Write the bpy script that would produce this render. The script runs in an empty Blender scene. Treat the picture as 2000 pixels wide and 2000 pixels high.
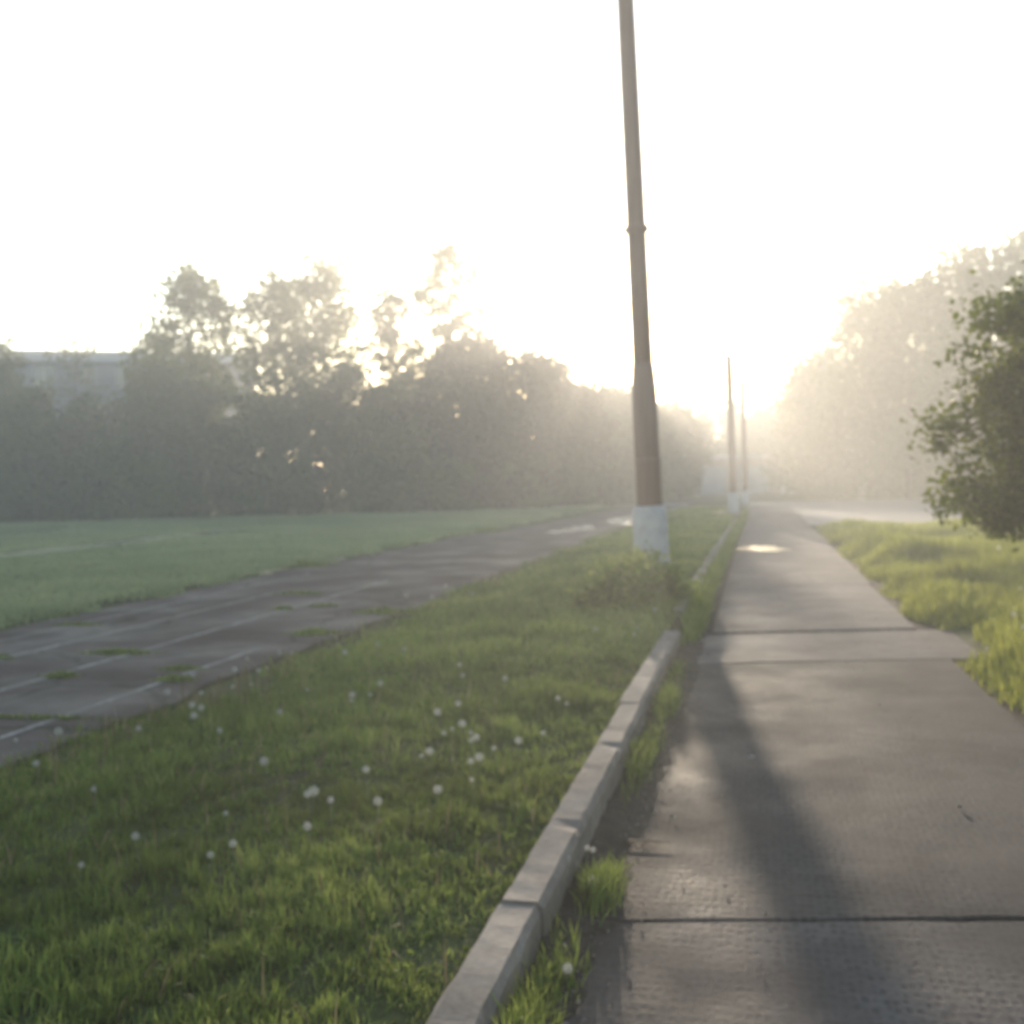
import bpy, bmesh, math, random
import numpy as np
from mathutils import Matrix, Vector

S = bpy.context.scene
COL = S.collection
rad = math.radians

# ------------------------------------------------------------------ camera
YAW, PITCH, ROLL = rad(12.5), rad(1.55), rad(1.4)
cam_data = bpy.data.cameras.new('camera')
cam = bpy.data.objects.new('camera', cam_data)
COL.objects.link(cam)
S.camera = cam
fwd = Vector((-math.sin(YAW) * math.cos(PITCH), math.cos(YAW) * math.cos(PITCH), -math.sin(PITCH)))
rt = Vector((math.cos(YAW), math.sin(YAW), 0))
up = rt.cross(fwd)
r2 = rt * math.cos(ROLL) - up * math.sin(ROLL)
u2 = rt * math.sin(ROLL) + up * math.cos(ROLL)
cam.matrix_world = Matrix(((r2.x, u2.x, -fwd.x, 0), (r2.y, u2.y, -fwd.y, 0), (r2.z, u2.z, -fwd.z, 1.5), (0, 0, 0, 1)))
cam_data.sensor_width = 36
cam_data.lens = 39.13
cam_data.clip_start = 0.05
cam_data.clip_end = 3000
cam_data.dof.use_dof = True            # the phone focused far too close: everything is a little soft
cam_data.dof.focus_distance = 0.95
cam_data.dof.aperture_fstop = 39.13 / 4.6

# ------------------------------------------------------------------ sky, sun, exposure
SUN_AZ, SUN_EL = rad(8.0), rad(7.1)      # left of +Y, above the horizon
world = bpy.data.worlds.new('World')
S.world = world
world.use_nodes = True
wn = world.node_tree.nodes
wl = world.node_tree.links
wn.clear()
sky = wn.new('ShaderNodeTexSky')
sky.sky_type = 'NISHITA'
sky.sun_disc = False
sky.sun_elevation = SUN_EL
sky.sun_rotation = -SUN_AZ
sky.air_density = 1.0
sky.dust_density = 0.45
sky.ozone_density = 1.2
bg = wn.new('ShaderNodeBackground')
bg.inputs['Strength'].default_value = 0.15
wo = wn.new('ShaderNodeOutputWorld')
wl.new(sky.outputs[0], bg.inputs['Color'])
wl.new(bg.outputs[0], wo.inputs['Surface'])

sd = bpy.data.lights.new('sun', 'SUN')
sd.energy = 3.6
sd.angle = rad(1.0)
sd.color = (1.0, 0.83, 0.63)
sun = bpy.data.objects.new('sun', sd)
COL.objects.link(sun)
to_sun = Vector((-math.sin(SUN_AZ) * math.cos(SUN_EL), math.cos(SUN_AZ) * math.cos(SUN_EL), math.sin(SUN_EL)))
sun.rotation_euler = to_sun.to_track_quat('Z', 'Y').to_euler()
sun.location = (0, 0, 30)

S.view_settings.view_transform = 'Standard'
S.view_settings.look = 'None'
S.view_settings.gamma = 1.0
S.view_settings.exposure = 1.74
S.view_settings.use_curve_mapping = False
S.cycles.use_denoising = True
S.cycles.max_bounces = 8
S.cycles.diffuse_bounces = 3
S.cycles.transmission_bounces = 4
S.cycles.volume_bounces = 2
S.cycles.transparent_max_bounces = 4
S.cycles.filter_width = 2.0

# ------------------------------------------------------------------ helpers
def tag(o, label=None, cat=None, group=None, kind=None):
    if label: o['label'] = label
    if cat: o['category'] = cat
    if group: o['group'] = group
    if kind: o['kind'] = kind
    return o

def empty(name, loc=(0, 0, 0), parent=None):
    o = bpy.data.objects.new(name, None)
    o.empty_display_size = 0.1
    o.location = loc
    o.parent = parent
    COL.objects.link(o)
    return o

def link(name, me, parent=None, loc=None):
    o = bpy.data.objects.new(name, me)
    COL.objects.link(o)
    o.parent = parent
    if loc is not None: o.location = loc
    return o

def pymesh(name, V, F, mat, smooth=False):
    me = bpy.data.meshes.new(name)
    me.from_pydata([tuple(v) for v in V], [], [tuple(f) for f in F])
    if mat: me.materials.append(mat)
    if smooth: me.polygons.foreach_set('use_smooth', [True] * len(me.polygons))
    me.update()
    return me

def fastmesh(name, V, loops, starts, mat, tint=None):
    """numpy mesh: V (n,3), flat loop vertex indices, polygon start offsets, per-vertex tint."""
    me = bpy.data.meshes.new(name)
    me.vertices.add(len(V))
    me.vertices.foreach_set('co', np.ascontiguousarray(V, np.float32).ravel())
    me.loops.add(len(loops))
    me.loops.foreach_set('vertex_index', np.ascontiguousarray(loops, np.int32))
    me.polygons.add(len(starts))
    me.polygons.foreach_set('loop_start', np.ascontiguousarray(starts, np.int32))
    if tint is not None:
        a = me.attributes.new('tint', 'FLOAT', 'POINT')
        a.data.foreach_set('value', np.ascontiguousarray(tint, np.float32))
    me.materials.append(mat)
    me.update(calc_edges=True)
    return me

def vnoise(x, y, scale, seed=0):
    """smooth value noise 0..1 on numpy arrays"""
    rng = np.random.RandomState(seed)
    G = rng.rand(64, 64)
    x = np.asarray(x, float) / scale + 17.3
    y = np.asarray(y, float) / scale + 5.7
    xi, yi = np.floor(x).astype(int), np.floor(y).astype(int)
    fx, fy = x - xi, y - yi
    fx, fy = fx * fx * (3 - 2 * fx), fy * fy * (3 - 2 * fy)
    g = lambda a, b: G[a % 64, b % 64]
    return (g(xi, yi) * (1 - fx) + g(xi + 1, yi) * fx) * (1 - fy) + (g(xi, yi + 1) * (1 - fx) + g(xi + 1, yi + 1) * fx) * fy

def sstep(a, b, x):
    t = np.clip((np.asarray(x, float) - a) / (b - a), 0, 1)
    return t * t * (3 - 2 * t)

YARD_Y0, YARD_Y1 = 34.4, 66.0
def gz(x, y):
    """height of the earth under everything"""
    x = np.asarray(x, float); y = np.asarray(y, float)
    n = (vnoise(x, y, 0.9, 3) - 0.5) * 0.05 + (vnoise(x, y, 3.1, 4) - 0.5) * 0.05
    verge = 0.11 * sstep(-4.05, -2.2, x) - 0.02 + n * sstep(-4.05, -3.4, x) * (1 - sstep(-1.3, -0.9, x))
    z = np.where((x > -4.05) & (x < -0.84), verge, -0.05)
    field = -0.02 + 0.05 * (1 - sstep(-8.7, -8.15, x)) + n * (1 - sstep(-9.4, -8.5, x))
    z = np.where(x <= -4.05, np.where(x < -8.15, field, -0.02), z)
    right = -0.05 + 0.10 * sstep(1.45, 2.1, x) + n * sstep(1.7, 2.6, x)
    right = right * (1 - sstep(YARD_Y0 - 2.2, YARD_Y0 - 0.2, y)) + -0.03 * sstep(YARD_Y0 - 2.2, YARD_Y0 - 0.2, y)
    z = np.where(x > 1.45, right, z)
    far = sstep(66, 70, y)
    return z * (1 - far) + (-0.02) * far

# ------------------------------------------------------------------ materials
class NT:
    def __init__(s, name):
        s.m = bpy.data.materials.new(name)
        s.m.use_nodes = True
        s.n = s.m.node_tree.nodes
        s.l = s.m.node_tree.links
        s.n.clear()
        s.out = s.n.new('ShaderNodeOutputMaterial')
        s.pos = s.n.new('ShaderNodeNewGeometry').outputs['Position']
    def node(s, t, **kw):
        nd = s.n.new(t)
        for k, v in kw.items():
            if k in nd.inputs: s.put(nd.inputs[k], v)
            else: setattr(nd, k, v)
        return nd
    def put(s, inp, v):
        if isinstance(v, bpy.types.NodeSocket): s.l.new(v, inp)
        else: inp.default_value = v
    def noise(s, scale, detail=4, rough=0.6, vec=None):
        nd = s.node('ShaderNodeTexNoise', Scale=scale, Detail=detail, Roughness=rough)
        s.l.new(vec or s.pos, nd.inputs['Vector'])
        return nd.outputs['Fac']
    def ramp(s, fac, stops):
        nd = s.n.new('ShaderNodeValToRGB')
        e = nd.color_ramp.elements
        while len(e) > 1: e.remove(e[-1])
        for i, (p, c) in enumerate(stops):
            el = e[0] if i == 0 else e.new(p)
            el.position = p
            el.color = (*c, 1) if len(c) == 3 else c
        s.l.new(fac, nd.inputs[0])
        return nd.outputs['Color']
    def mix(s, f, a, b, mode='MIX'):
        nd = s.n.new('ShaderNodeMix')
        nd.data_type = 'RGBA'
        nd.blend_type = mode
        for i, v in ((0, f), (6, a), (7, b)):
            if isinstance(v, tuple) and len(v) == 3: v = (*v, 1)
            s.put(nd.inputs[i], v)
        return nd.outputs[2]
    def math(s, op, a, b=0.0):
        nd = s.n.new('ShaderNodeMath')
        nd.operation = op
        s.put(nd.inputs[0], a); s.put(nd.inputs[1], b)
        return nd.outputs[0]
    def scaled(s, v):
        nd = s.n.new('ShaderNodeMapping')
        nd.inputs['Scale'].default_value = v
        s.l.new(s.pos, nd.inputs['Vector'])
        return nd.outputs[0]
    def bump(s, h, strength, dist):
        nd = s.node('ShaderNodeBump', Strength=strength, Distance=dist)
        s.l.new(h, nd.inputs['Height'])
        return nd.outputs[0]
    def done(s, col, rough=0.8, normal=None, spec=0.4, metal=0.0):
        b = s.n.new('ShaderNodeBsdfPrincipled')
        s.put(b.inputs['Base Color'], (*col, 1) if isinstance(col, tuple) and len(col) == 3 else col)
        s.put(b.inputs['Roughness'], rough)
        s.put(b.inputs['Specular IOR Level'], spec)
        b.inputs['Metallic'].default_value = metal
        if normal is not None: s.l.new(normal, b.inputs['Normal'])
        s.l.new(b.outputs[0], s.out.inputs['Surface'])
        return s.m

def mat_leaf(name, dark, light, warm, trans=0.45, rough=0.55, spec=0.25, patch=1.3):
    t = NT(name)
    a = t.n.new('ShaderNodeAttribute'); a.attribute_name = 'tint'
    c = t.ramp(a.outputs['Fac'], [(0.0, dark), (0.6, light), (1.0, warm)])
    n = t.noise(patch, 2)
    c = t.mix(t.math('MULTIPLY', n, 0.55), c, t.mix(0.5, c, dark), 'MIX')
    b = t.n.new('ShaderNodeBsdfPrincipled')
    t.put(b.inputs['Base Color'], c)
    b.inputs['Roughness'].default_value = rough
    b.inputs['Specular IOR Level'].default_value = spec
    tr = t.n.new('ShaderNodeBsdfTranslucent')
    t.l.new(t.mix(0.5, c, warm), tr.inputs['Color'])
    mx = t.n.new('ShaderNodeMixShader')
    mx.inputs[0].default_value = trans
    t.l.new(b.outputs[0], mx.inputs[1]); t.l.new(tr.outputs[0], mx.inputs[2])
    t.l.new(mx.outputs[0], t.out.inputs['Surface'])
    return t.m

def mat_concrete(name, c0, c1, dirt, rough=0.7, dents=False, fleck=False, spec=0.4):
    t = NT(name)
    big = t.noise(0.9, 5, 0.65)
    fine = t.noise(38, 3, 0.7)
    c = t.ramp(big, [(0.3, c0), (0.7, c1)])
    c = t.mix(t.math('MULTIPLY', t.ramp(t.noise(2.3, 6, 0.7), [(0.45, (0, 0, 0)), (0.75, (1, 1, 1))]), 0.7), c, dirt)
    c = t.mix(0.45, c, t.ramp(fine, [(0.25, (0.35, 0.35, 0.35)), (0.75, (1.25, 1.25, 1.22))]), 'MULTIPLY')
    h = t.math('MULTIPLY', fine, 0.6)
    if dents:                                   # cast-in anti-slip dimples, about 2 x 3.5 cm
        v = t.node('ShaderNodeTexVoronoi', Scale=1.0, Randomness=0.42)
        t.l.new(t.scaled((34, 19, 1)), v.inputs['Vector'])
        d = t.ramp(v.outputs['Distance'], [(0.15, (0, 0, 0)), (0.55, (1, 1, 1))])
        wb = t.node('ShaderNodeTexNoise', Scale=2.6, Detail=6.0); t.l.new(t.pos, wb.inputs['Vector'])
        vc = t.node('ShaderNodeTexVoronoi', Scale=0.42, feature='DISTANCE_TO_EDGE')
        t.l.new(t.mix(0.30, t.pos, wb.outputs['Color'], 'ADD'), vc.inputs['Vector'])
        ck = t.math('MULTIPLY', t.ramp(vc.outputs['Distance'], [(0.0025, (1, 1, 1)), (0.007, (0, 0, 0))]), t.ramp(t.noise(0.9, 3), [(0.47, (0, 0, 0)), (0.56, (1, 1, 1))]))
        c = t.mix(t.math('MULTIPLY', ck, 0.85), c, (0.018, 0.014, 0.011))
        wear = t.ramp(t.noise(1.7, 4), [(0.35, (0.25, 0.25, 0.25)), (0.65, (1, 1, 1))])
        d = t.math('MULTIPLY', d, wear)
        h = t.math('ADD', h, t.math('MULTIPLY', d, 0.45))
        c = t.mix(t.math('MULTIPLY', t.ramp(d, [(0.1, (1, 1, 1)), (0.7, (0, 0, 0))]), 0.75), c, dirt)
        c = t.mix(t.ramp(t.noise(0.8, 5, 0.7, t.scaled((1.3, 0.6, 1))), [(0.5, (0, 0, 0)), (0.72, (0.55, 0.55, 0.55))]), c, (0.075, 0.052, 0.045))
    if dents:                                   # earth washed over the kerb-side edge of the slabs
        sp = t.n.new('ShaderNodeSeparateXYZ'); t.l.new(t.pos, sp.inputs[0])
        e = t.math('ADD', sp.outputs[0], t.math('MULTIPLY', t.noise(1.1, 6, 0.7), -1.0))
        f = t.ramp(t.math('ADD', e, 1.5), [(0.40, (1, 1, 1)), (0.72, (0, 0, 0))])
        c = t.mix(t.math('MULTIPLY', f, 0.85), c, (0.032, 0.023, 0.018))
    if fleck:
        v = t.node('ShaderNodeTexVoronoi', Scale=13.0); t.l.new(t.pos, v.inputs['Vector'])
        f = t.ramp(v.outputs['Distance'], [(0.10, (1, 1, 1)), (0.26, (0, 0, 0))])
        f = t.math('MULTIPLY', f, t.ramp(t.noise(5.0, 2), [(0.5, (0, 0, 0)), (0.62, (1, 1, 1))]))
        c = t.mix(t.math('MULTIPLY', f, 0.8), c, (0.55, 0.50, 0.43))
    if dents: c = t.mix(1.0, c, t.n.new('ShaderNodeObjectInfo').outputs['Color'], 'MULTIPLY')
    r = t.ramp(t.noise(1.4, 4), [(0.3, (rough - 0.14,) * 3), (0.7, (rough + 0.12,) * 3)])
    return t.done(c, r, t.bump(h, 0.5, 0.006), spec)

M = {}
def mk_materials():
    t = NT('earth_and_turf')
    g = t.ramp(t.noise(1.1, 6, 0.65), [(0.28, (0.030, 0.042, 0.014)), (0.5, (0.050, 0.066, 0.020)), (0.72, (0.085, 0.088, 0.034))])
    g = t.mix(t.ramp(t.noise(0.23, 4), [(0.5, (0, 0, 0)), (0.72, (0.75, 0.75, 0.75))]), g, (0.095, 0.092, 0.042))
    s = t.ramp(t.noise(9, 5, 0.7), [(0.3, (0.030, 0.022, 0.015)), (0.7, (0.075, 0.058, 0.040))])
    c = t.mix(t.ramp(t.noise(0.7, 5, 0.6), [(0.5, (0, 0, 0)), (0.66, (0.8, 0.8, 0.8))]), g, s)
    M['ground'] = t.done(c, 0.95, t.bump(t.noise(26, 4, 0.7), 0.9, 0.03), 0.08)

    t = NT('dark_soil')
    c = t.ramp(t.noise(14, 6, 0.7), [(0.3, (0.022, 0.017, 0.013)), (0.6, (0.055, 0.043, 0.032)), (0.8, (0.10, 0.085, 0.065))])
    M['soil'] = t.done(c, 0.95, t.bump(t.noise(40, 4, 0.7), 1.0, 0.02), 0.15)

    t = NT('worn_sandy_turf')
    c = t.ramp(t.noise(3, 6, 0.7), [(0.35, (0.15, 0.15, 0.065)), (0.55, (0.30, 0.26, 0.15)), (0.75, (0.40, 0.34, 0.22))])
    M['sand'] = t.done(c, 0.95, t.bump(t.noise(30, 3), 0.6, 0.01), 0.15)

    t = NT('old_asphalt')
    c = t.ramp(t.noise(0.55, 6, 0.65), [(0.3, (0.040, 0.030, 0.027)), (0.7, (0.075, 0.057, 0.052))])
    c = t.mix(t.ramp(t.noise(2.1, 6, 0.7), [(0.52, (0, 0, 0)), (0.70, (0.7, 0.7, 0.7))]), c, (0.050, 0.046, 0.028))
    v = t.node('ShaderNodeTexVoronoi', Scale=95.0); t.l.new(t.pos, v.inputs['Vector'])
    c = t.mix(0.6, c, t.ramp(v.outputs['Distance'], [(0.1, (0.55, 0.55, 0.55)), (0.6, (1.35, 1.33, 1.3))]), 'MULTIPLY')
    vc = t.node('ShaderNodeTexVoronoi', Scale=0.55, feature='DISTANCE_TO_EDGE')
    wob = t.node('ShaderNodeTexNoise', Scale=1.8, Detail=5.0); t.l.new(t.pos, wob.inputs['Vector'])
    t.l.new(t.mix(0.35, t.pos, wob.outputs['Color'], 'ADD'), vc.inputs['Vector'])
    crack = t.ramp(vc.outputs['Distance'], [(0.008, (1, 1, 1)), (0.02, (0, 0, 0))])
    c = t.mix(t.math('MULTIPLY', crack, 0.8), c, (0.02, 0.022, 0.012))
    r = t.ramp(t.noise(0.8, 4), [(0.38, (0.50, 0.50, 0.50)), (0.62, (0.85, 0.85, 0.85))])
    h = t.math('SUBTRACT', t.math('MULTIPLY', v.outputs['Distance'], 0.7), t.math('MULTIPLY', crack, 1.2))
    M['asphalt'] = t.done(c, r, t.bump(h, 0.5, 0.008), 0.06)

    t = NT('worn_white_paint')
    w = t.ramp(t.noise(3.2, 6, 0.75), [(0.46, (0, 0, 0)), (0.60, (1, 1, 1))])
    c = t.mix(w, (0.058, 0.050, 0.046), (0.21, 0.20, 0.185))
    M['paint'] = t.done(c, 0.6, t.bump(t.noise(60, 2), 0.4, 0.004), 0.4)

    M['slab'] = mat_concrete('dimpled_concrete', (0.045, 0.0385, 0.036), (0.077, 0.065, 0.060), (0.027, 0.022, 0.020), 0.85, dents=True, spec=0.13)
    M['slab_dirty'] = mat_concrete('dirty_concrete', (0.040, 0.030, 0.024), (0.070, 0.054, 0.044), (0.025, 0.019, 0.015), 0.9, spec=0.1)
    M['kerb'] = mat_concrete('kerb_concrete', (0.120, 0.098, 0.084), (0.250, 0.208, 0.176), (0.060, 0.047, 0.039), 0.9, fleck=True, spec=0.2)
    M['patch'] = mat_concrete('rough_patch_asphalt', (0.105, 0.084, 0.075), (0.180, 0.145, 0.128), (0.052, 0.040, 0.035), 0.85, spec=0.14)
    M['yard'] = mat_concrete('pale_asphalt', (0.14, 0.118, 0.104), (0.19, 0.162, 0.145), (0.095, 0.078, 0.067), 0.7, spec=0.2)

    t = NT('weathered_brown_steel')
    vs = t.scaled((9, 9, 0.7))
    c = t.ramp(t.noise(1.0, 5, 0.6, vs), [(0.3, (0.075, 0.048, 0.043)), (0.7, (0.135, 0.090, 0.082))])
    M['pole'] = t.done(c, 0.62, t.bump(t.noise(60, 3), 0.3, 0.003), 0.4)
    t = NT('whitewashed_concrete')
    c = t.ramp(t.noise(6, 6, 0.7), [(0.3, (0.24, 0.24, 0.255)), (0.62, (0.36, 0.36, 0.37))])
    sep = t.n.new('ShaderNodeSeparateXYZ'); t.l.new(t.pos, sep.inputs[0])
    sp = t.ramp(t.math('ADD', sep.outputs[2], t.math('MULTIPLY', t.noise(9, 4), 0.35)), [(0.28, (1, 1, 1)), (0.5, (0, 0, 0))])
    c = t.mix(t.math('MULTIPLY', sp, 0.6), c, (0.17, 0.15, 0.12))
    M['whitewash'] = t.done(c, 0.85, t.bump(t.noise(30, 4), 0.5, 0.006), 0.3)

    t = NT('bark')
    vs = t.scaled((14, 14, 2.5))
    c = t.ramp(t.noise(1.0, 5, 0.7, vs), [(0.3, (0.032, 0.024, 0.018)), (0.7, (0.10, 0.080, 0.062))])
    M['bark'] = t.done(c, 0.9, t.bump(t.noise(1.4, 4, 0.7, vs), 0.8, 0.02), 0.2)
    t = NT('pale_bark')
    vs = t.scaled((3, 3, 9))
    c = t.ramp(t.noise(1.0, 5, 0.7, vs), [(0.42, (0.07, 0.06, 0.05)), (0.55, (0.36, 0.35, 0.32))])
    M['pale_bark'] = t.done(c, 0.8, None, 0.3)

    M['leaf_a'] = mat_leaf('leaf_mid_green', (0.042, 0.066, 0.014), (0.085, 0.120, 0.024), (0.14, 0.155, 0.030), 0.48)
    M['leaf_b'] = mat_leaf('leaf_yellow_green', (0.050, 0.064, 0.018), (0.095, 0.110, 0.030), (0.15, 0.15, 0.040), 0.42)
    M['leaf_c'] = mat_leaf('leaf_brownish', (0.045, 0.036, 0.020), (0.075, 0.060, 0.030), (0.11, 0.082, 0.036), 0.35)
    M['leaf_d'] = mat_leaf('leaf_glossy_dark', (0.012, 0.026, 0.004), (0.045, 0.082, 0.009), (0.16, 0.185, 0.018), 0.40, 0.6, 0.08)
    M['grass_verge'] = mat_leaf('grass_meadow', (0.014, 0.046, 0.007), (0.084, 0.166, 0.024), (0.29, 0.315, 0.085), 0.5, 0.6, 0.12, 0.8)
    M['dry'] = mat_leaf('dry_stalk', (0.11, 0.075, 0.040), (0.20, 0.145, 0.080), (0.30, 0.235, 0.14), 0.3, 0.7, 0.1)
    M['grass_lush'] = mat_leaf('grass_tall_yellow_green', (0.055, 0.095, 0.012), (0.185, 0.230, 0.034), (0.38, 0.37, 0.075), 0.52, 0.6, 0.12, 0.8)
    M['grass_field'] = mat_leaf('grass_short_field', (0.165, 0.215, 0.105), (0.25, 0.30, 0.150), (0.35, 0.36, 0.18), 0.48, 0.6, 0.12, 0.25)

    t = NT('dandelion_fluff')
    b = t.n.new('ShaderNodeBsdfDiffuse'); b.inputs[0].default_value = (0.42, 0.42, 0.40, 1)
    tr = t.n.new('ShaderNodeBsdfTranslucent'); tr.inputs[0].default_value = (0.42, 0.41, 0.38, 1)
    mx = t.n.new('ShaderNodeMixShader'); mx.inputs[0].default_value = 0.5
    t.l.new(b.outputs[0], mx.inputs[1]); t.l.new(tr.outputs[0], mx.inputs[2]); t.l.new(mx.outputs[0], t.out.inputs[0])
    M['fluff'] = t.m
    t = NT('dandelion_stem')
    M['stem'] = t.done(t.ramp(t.noise(20, 2), [(0.3, (0.05, 0.085, 0.025)), (0.7, (0.10, 0.11, 0.04))]), 0.6)
    t = NT('still_water')
    M['water'] = t.done((0.025, 0.022, 0.02), 0.10, t.bump(t.noise(7, 2), 0.35, 0.02), 0.8)
    t = NT('sun_glare_on_asphalt')
    M['sun_glare'] = t.done((0.26, 0.20, 0.145), t.ramp(t.noise(1.6, 5, 0.7), [(0.35, (0.12, 0.12, 0.12)), (0.65, (0.36, 0.36, 0.36))]), t.bump(t.noise(40, 3), 0.25, 0.006), 0.8)  # low-sun glare on the track, put into a pale peach base colour

    t = NT('panel_wall')
    c = t.ramp(t.noise(0.5, 5, 0.6), [(0.3, (0.10, 0.105, 0.125)), (0.7, (0.13, 0.135, 0.16))])
    M['wall'] = t.done(c, 0.85, t.bump(t.noise(20, 3), 0.3, 0.01), 0.3)
    t = NT('roof_sheet')
    M['roof'] = t.done(t.ramp(t.noise(0.7, 3), [(0.3, (0.26, 0.27, 0.30)), (0.7, (0.34, 0.35, 0.38))]), 0.5)
    t = NT('window_glass')
    M['glass'] = t.done(t.ramp(t.noise(0.3, 1), [(0.3, (0.03, 0.035, 0.04)), (0.7, (0.08, 0.09, 0.10))]), 0.08, None, 0.6)
    t = NT('window_frame_white')
    M['frame'] = t.done(t.ramp(t.noise(3, 2), [(0.3, (0.20, 0.20, 0.215)), (0.7, (0.27, 0.27, 0.285))]), 0.6)
    t = NT('brick_garage')
    bk = t.node('ShaderNodeTexBrick', Scale=4.0)
    t.l.new(t.scaled((1, 1, 1)), bk.inputs['Vector'])
    M['garage'] = t.done(t.ramp(t.noise(0.8, 4), [(0.3, (0.20, 0.15, 0.125)), (0.7, (0.30, 0.24, 0.20))]), 0.9)
    t = NT('painted_garage_door')
    M['gdoor'] = t.done(t.ramp(t.noise(1.5, 3), [(0.3, (0.16, 0.19, 0.21)), (0.7, (0.24, 0.27, 0.28))]), 0.6)
mk_materials()

# ------------------------------------------------------------------ ground
def grid_axis(breaks):
    out = []
    for a, b, st in breaks:
        n = max(1, int(round((b - a) / st)))
        out += list(np.linspace(a, b, n, endpoint=False))
    out.append(breaks[-1][1])
    return np.array(out)

gx = grid_axis([(-420, -60, 40), (-60, -12, 3), (-12, -8.8, 0.5), (-8.8, -8.1, 0.12), (-8.1, -4.06, 0.8), (-4.06, -0.9, 0.22),
                (-0.9, -0.82, 0.04), (-0.82, 1.44, 0.5), (1.44, 3.2, 0.2), (3.2, 9, 0.6), (9, 60, 6), (60, 420, 40)])
gy = grid_axis([(-60, 1, 6), (1, 20, 0.28), (20, 36, 0.6), (36, 72, 2), (72, 120, 8), (120, 420, 50)])
X, Y = np.meshgrid(gx, gy)
Z = gz(X, Y)
GV = np.stack([X.ravel(), Y.ravel(), Z.ravel()], 1)
nx, ny = len(gx), len(gy)
idx = np.arange(nx * ny).reshape(ny, nx)
q = np.stack([idx[:-1, :-1], idx[:-1, 1:], idx[1:, 1:], idx[1:, :-1]], -1).reshape(-1, 4)
me = fastmesh('ground', GV, q.ravel(), np.arange(len(q)) * 4, M['ground'])
tag(link('ground', me), kind='structure')

def ragged_strip(name, pts_left, pts_right, z, mat, parent=None, jit=0.0, seed=0, n=60):
    """flat sheet between two polylines (lists of (x,y)); edges wander by jit"""
    rng = np.random.RandomState(seed)
    def res(p):
        p = np.array(p, float)
        t = np.linspace(0, len(p) - 1, n)
        return np.stack([np.interp(t, range(len(p)), p[:, 0]), np.interp(t, range(len(p)), p[:, 1])], 1)
    L, R = res(pts_left), res(pts_right)
    L[:, 0] += rng.randn(n) * jit; R[:, 0] += rng.randn(n) * jit
    zz = (lambda a, b: float(gz(a, b)) + 0.02) if z is None else (lambda a, b: z)
    V = [(a, b, zz(a, b)) for a, b in L] + [(a, b, zz(a, b)) for a, b in R]
    F = [(i, n + i, n + i + 1, i + 1) for i in range(n - 1)]
    return link(name, pymesh(name, V, F, mat), parent)

track = ragged_strip('running_track', [(-8.2, -8), (-8.2, 12), (-8.4, 20), (-8.1, 30), (-7.4, 40), (-6.3, 60)],
                     [(-4.05, -8), (-4.1, 12), (-4.2, 20), (-3.9, 28), (-3.4, 40), (-2.6, 60)], 0.0, M['asphalt'], None, 0.06, 4, 140)
tag(track, kind='structure')
for x, y0, y1, w in ((-4.58, -4, 9.6, 0.05), (-5.68, -4, 16.5, 0.055), (-6.75, -4, 15, 0.05), (-7.6, 2, 18, 0.045)):
    ragged_strip('lane_line', [(x - w / 2, y0), (x - w / 2, y1)], [(x + w / 2, y0), (x + w / 2, y1)], 0.004, M['paint'], track, 0.004, int(-x * 10), 90)
for y0, x0, x1, wd in ((6.53, -5.25, -4.06, 0.05), (12.9, -8.1, -4.2, 0.03), (19.5, -8.2, -4.3, 0.04)):
    rng = np.random.RandomState(int(y0))
    n = 24
    xs = np.linspace(x0, x1, n); yy = y0 + np.cumsum(rng.randn(n)) * 0.012
    V = [(a, b - wd / 2 * rng.uniform(.5, 1.3), 0.003) for a, b in zip(xs, yy)] + [(a, b + wd / 2 * rng.uniform(.5, 1.3), 0.003) for a, b in zip(xs, yy)]
    link('crack', pymesh('crack', V, [(i, i + 1, n + i + 1, n + i) for i in range(n - 1)], M['soil']), track)

yard = ragged_strip('asphalt_yard', [(1.52, YARD_Y0), (1.5, 44), (1.0, 52), (-0.4, 57), (-4, 61), (-14, 66)],
                    [(60, YARD_Y0 - 0.6), (60, 44), (60, 52), (60, 57), (60, 63), (60, 70)], -0.012, M['yard'], None, 0.05, 9, 60)
tag(yard, kind='structure')
w1 = ragged_strip('worn_line', [(-18.7, 14), (-18.4, 24), (-18.1, 36)], [(-17.1, 14), (-17.0, 24), (-17.5, 36)], None, M['sand'], None, 0.12, 12, 60)
tag(w1, kind='structure')
w2 = ragged_strip('worn_line', [(-27.6, 26), (-26.8, 42)], [(-26.2, 26), (-26.0, 42)], None, M['sand'], None, 0.15, 13, 40)
tag(w2, kind='structure')
w3 = ragged_strip('worn_line', [(-8.95, 17.5), (-9.2, 21), (-8.6, 24)], [(-8.35, 17.5), (-8.4, 21), (-8.35, 24)], None, M['sand'], None, 0.08, 14, 30)
tag(w3, kind='structure')

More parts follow.
